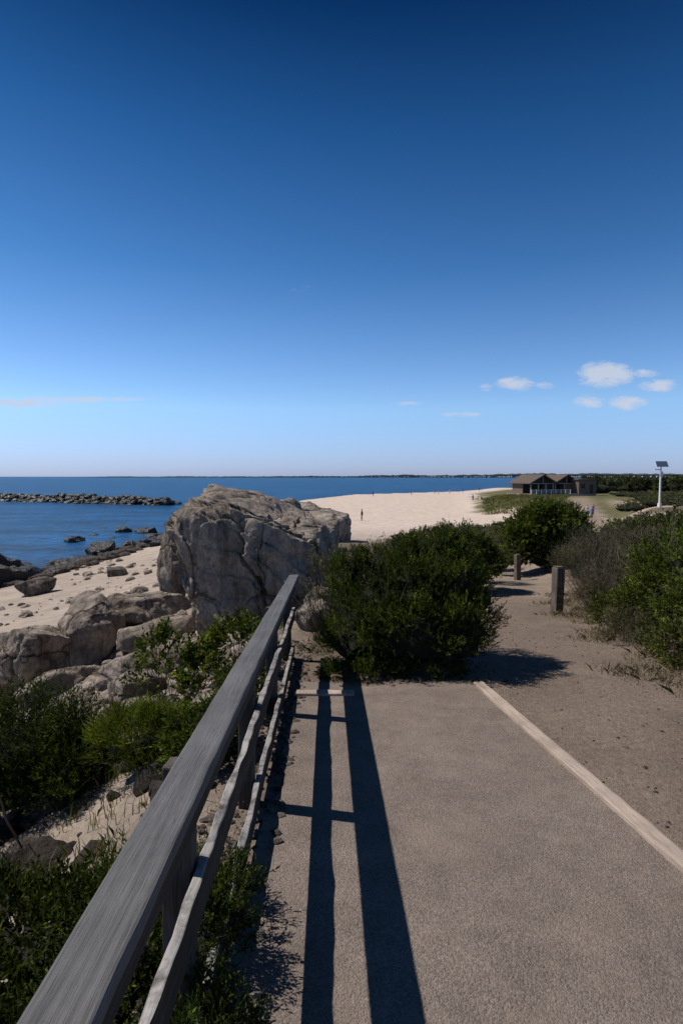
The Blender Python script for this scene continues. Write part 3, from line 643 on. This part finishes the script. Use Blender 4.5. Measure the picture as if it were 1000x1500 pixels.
# ------------------------------------------------------------------ light, sky
EL=math.radians(52.3); AZ=math.radians(18)
sd=Vector((-math.cos(AZ)*math.cos(EL),math.sin(AZ)*math.cos(EL),math.sin(EL)))
L=bpy.data.lights.new('sun','SUN'); L.energy=4.8; L.angle=math.radians(.53); L.color=(1,.945,.88)
so=bpy.data.objects.new('sun',L); link(so); so.rotation_euler=sd.to_track_quat('Z','Y').to_euler(); so.location=(-20,5,30)
W=bpy.data.worlds.new('World'); S.world=W; W.use_nodes=True; t=NT(W.node_tree)
sky=t.n('ShaderNodeTexSky',sky_type='NISHITA'); sky.sun_disc=False; sky.sun_elevation=EL; sky.sun_rotation=math.atan2(sd.x,sd.y)
sky.air_density=1.0; sky.dust_density=.3; sky.ozone_density=3.0; sky.altitude=0
tc=t.n('ShaderNodeTexCoord').outputs['Generated']; sx=t.n('ShaderNodeSeparateXYZ',{0:tc})
yv=t.math('MAXIMUM',sx.outputs[1],.02); u=t.math('DIVIDE',sx.outputs[0],yv); v=t.math('DIVIDE',sx.outputs[2],yv)
cv=t.n('ShaderNodeCombineXYZ',{0:u,1:t.math('MULTIPLY',v,2.2),2:0.0}).outputs[0]
nz=t.noise(cv,26,8,.68,.5)
acc=None
for (u0,v0,a,b_,st) in [(.456,.176,.062,.028,1.2),(.435,.172,.035,.018,.9),(.30,.160,.042,.016,1),(.55,.158,.044,.014,1.05),(.43,.130,.038,.014,.95),(.495,.128,.042,.016,1.05),(.53,.178,.04,.010,.65),(.21,.108,.06,.006,.7),(-.46,.134,.16,.006,.95),(-.57,.128,.14,.011,.9),(.25,.155,.016,.009,.7),(.355,.158,.026,.008,.65),(.11,.127,.035,.006,.55),(-.07,.32,.025,.010,.3),(-.2,.085,.05,.005,.4)]:
    du=t.math('POWER',t.math('ABSOLUTE',t.math('DIVIDE',t.math('SUBTRACT',u,u0),a)),2.0); dv=t.math('POWER',t.math('ABSOLUTE',t.math('DIVIDE',t.math('SUBTRACT',v,v0),b_)),2.0)
    bl=t.math('MULTIPLY',t.math('SUBTRACT',1.0,t.math('ADD',du,dv),True),st)
    acc=bl if acc is None else t.math('MAXIMUM',acc,bl)
cm=t.math('MULTIPLY',t.math('SUBTRACT',t.math('ADD',t.math('MULTIPLY',acc,.8),t.math('MULTIPLY',nz,2.2)),1.3),1.6,True)
cm=t.math('MULTIPLY',cm,t.math('MULTIPLY',acc,2.2,True))
cm=t.math('MULTIPLY',cm,t.math('GREATER_THAN',sx.outputs[1],.05))
gr=t.ramp(t.math('MAXIMUM',sx.outputs[2],0.0),[(0,(.38,.49,.92)),(.03,(.44,.54,.92)),(.115,(.58,.72,.92)),(.33,(.21,.43,.63)),(.5,(.075,.25,.42)),(.62,(.015,.10,.21)),(.8,(.05,.11,.18)),(1,(.08,.12,.17))])
skc=t.mix(1,t.mix(1,sky.outputs[0],gr,'MULTIPLY'),(2,2,2,1),'MULTIPLY')
clc=t.mix(t.math('MULTIPLY',cm,.85),skc,(7.2,7.9,9.4,1))
bg=t.n('ShaderNodeBackground',{0:clc,1:.08}); t.n('ShaderNodeOutputWorld',{0:bg.outputs[0]})
c=bpy.data.cameras.new('camera'); c.sensor_fit='VERTICAL'; c.sensor_height=36; c.sensor_width=24; c.lens=20; c.clip_start=.05; c.clip_end=60000
co=bpy.data.objects.new('camera',c); link(co); co.location=(0,0,CAMZ); co.rotation_euler=(math.pi/2-TH,0,0); S.camera=co
S.view_settings.view_transform='Standard'; S.view_settings.look='None'; S.view_settings.exposure=0
print('objs',len(bpy.data.objects),sum(len(m.polygons) for m in bpy.data.meshes))
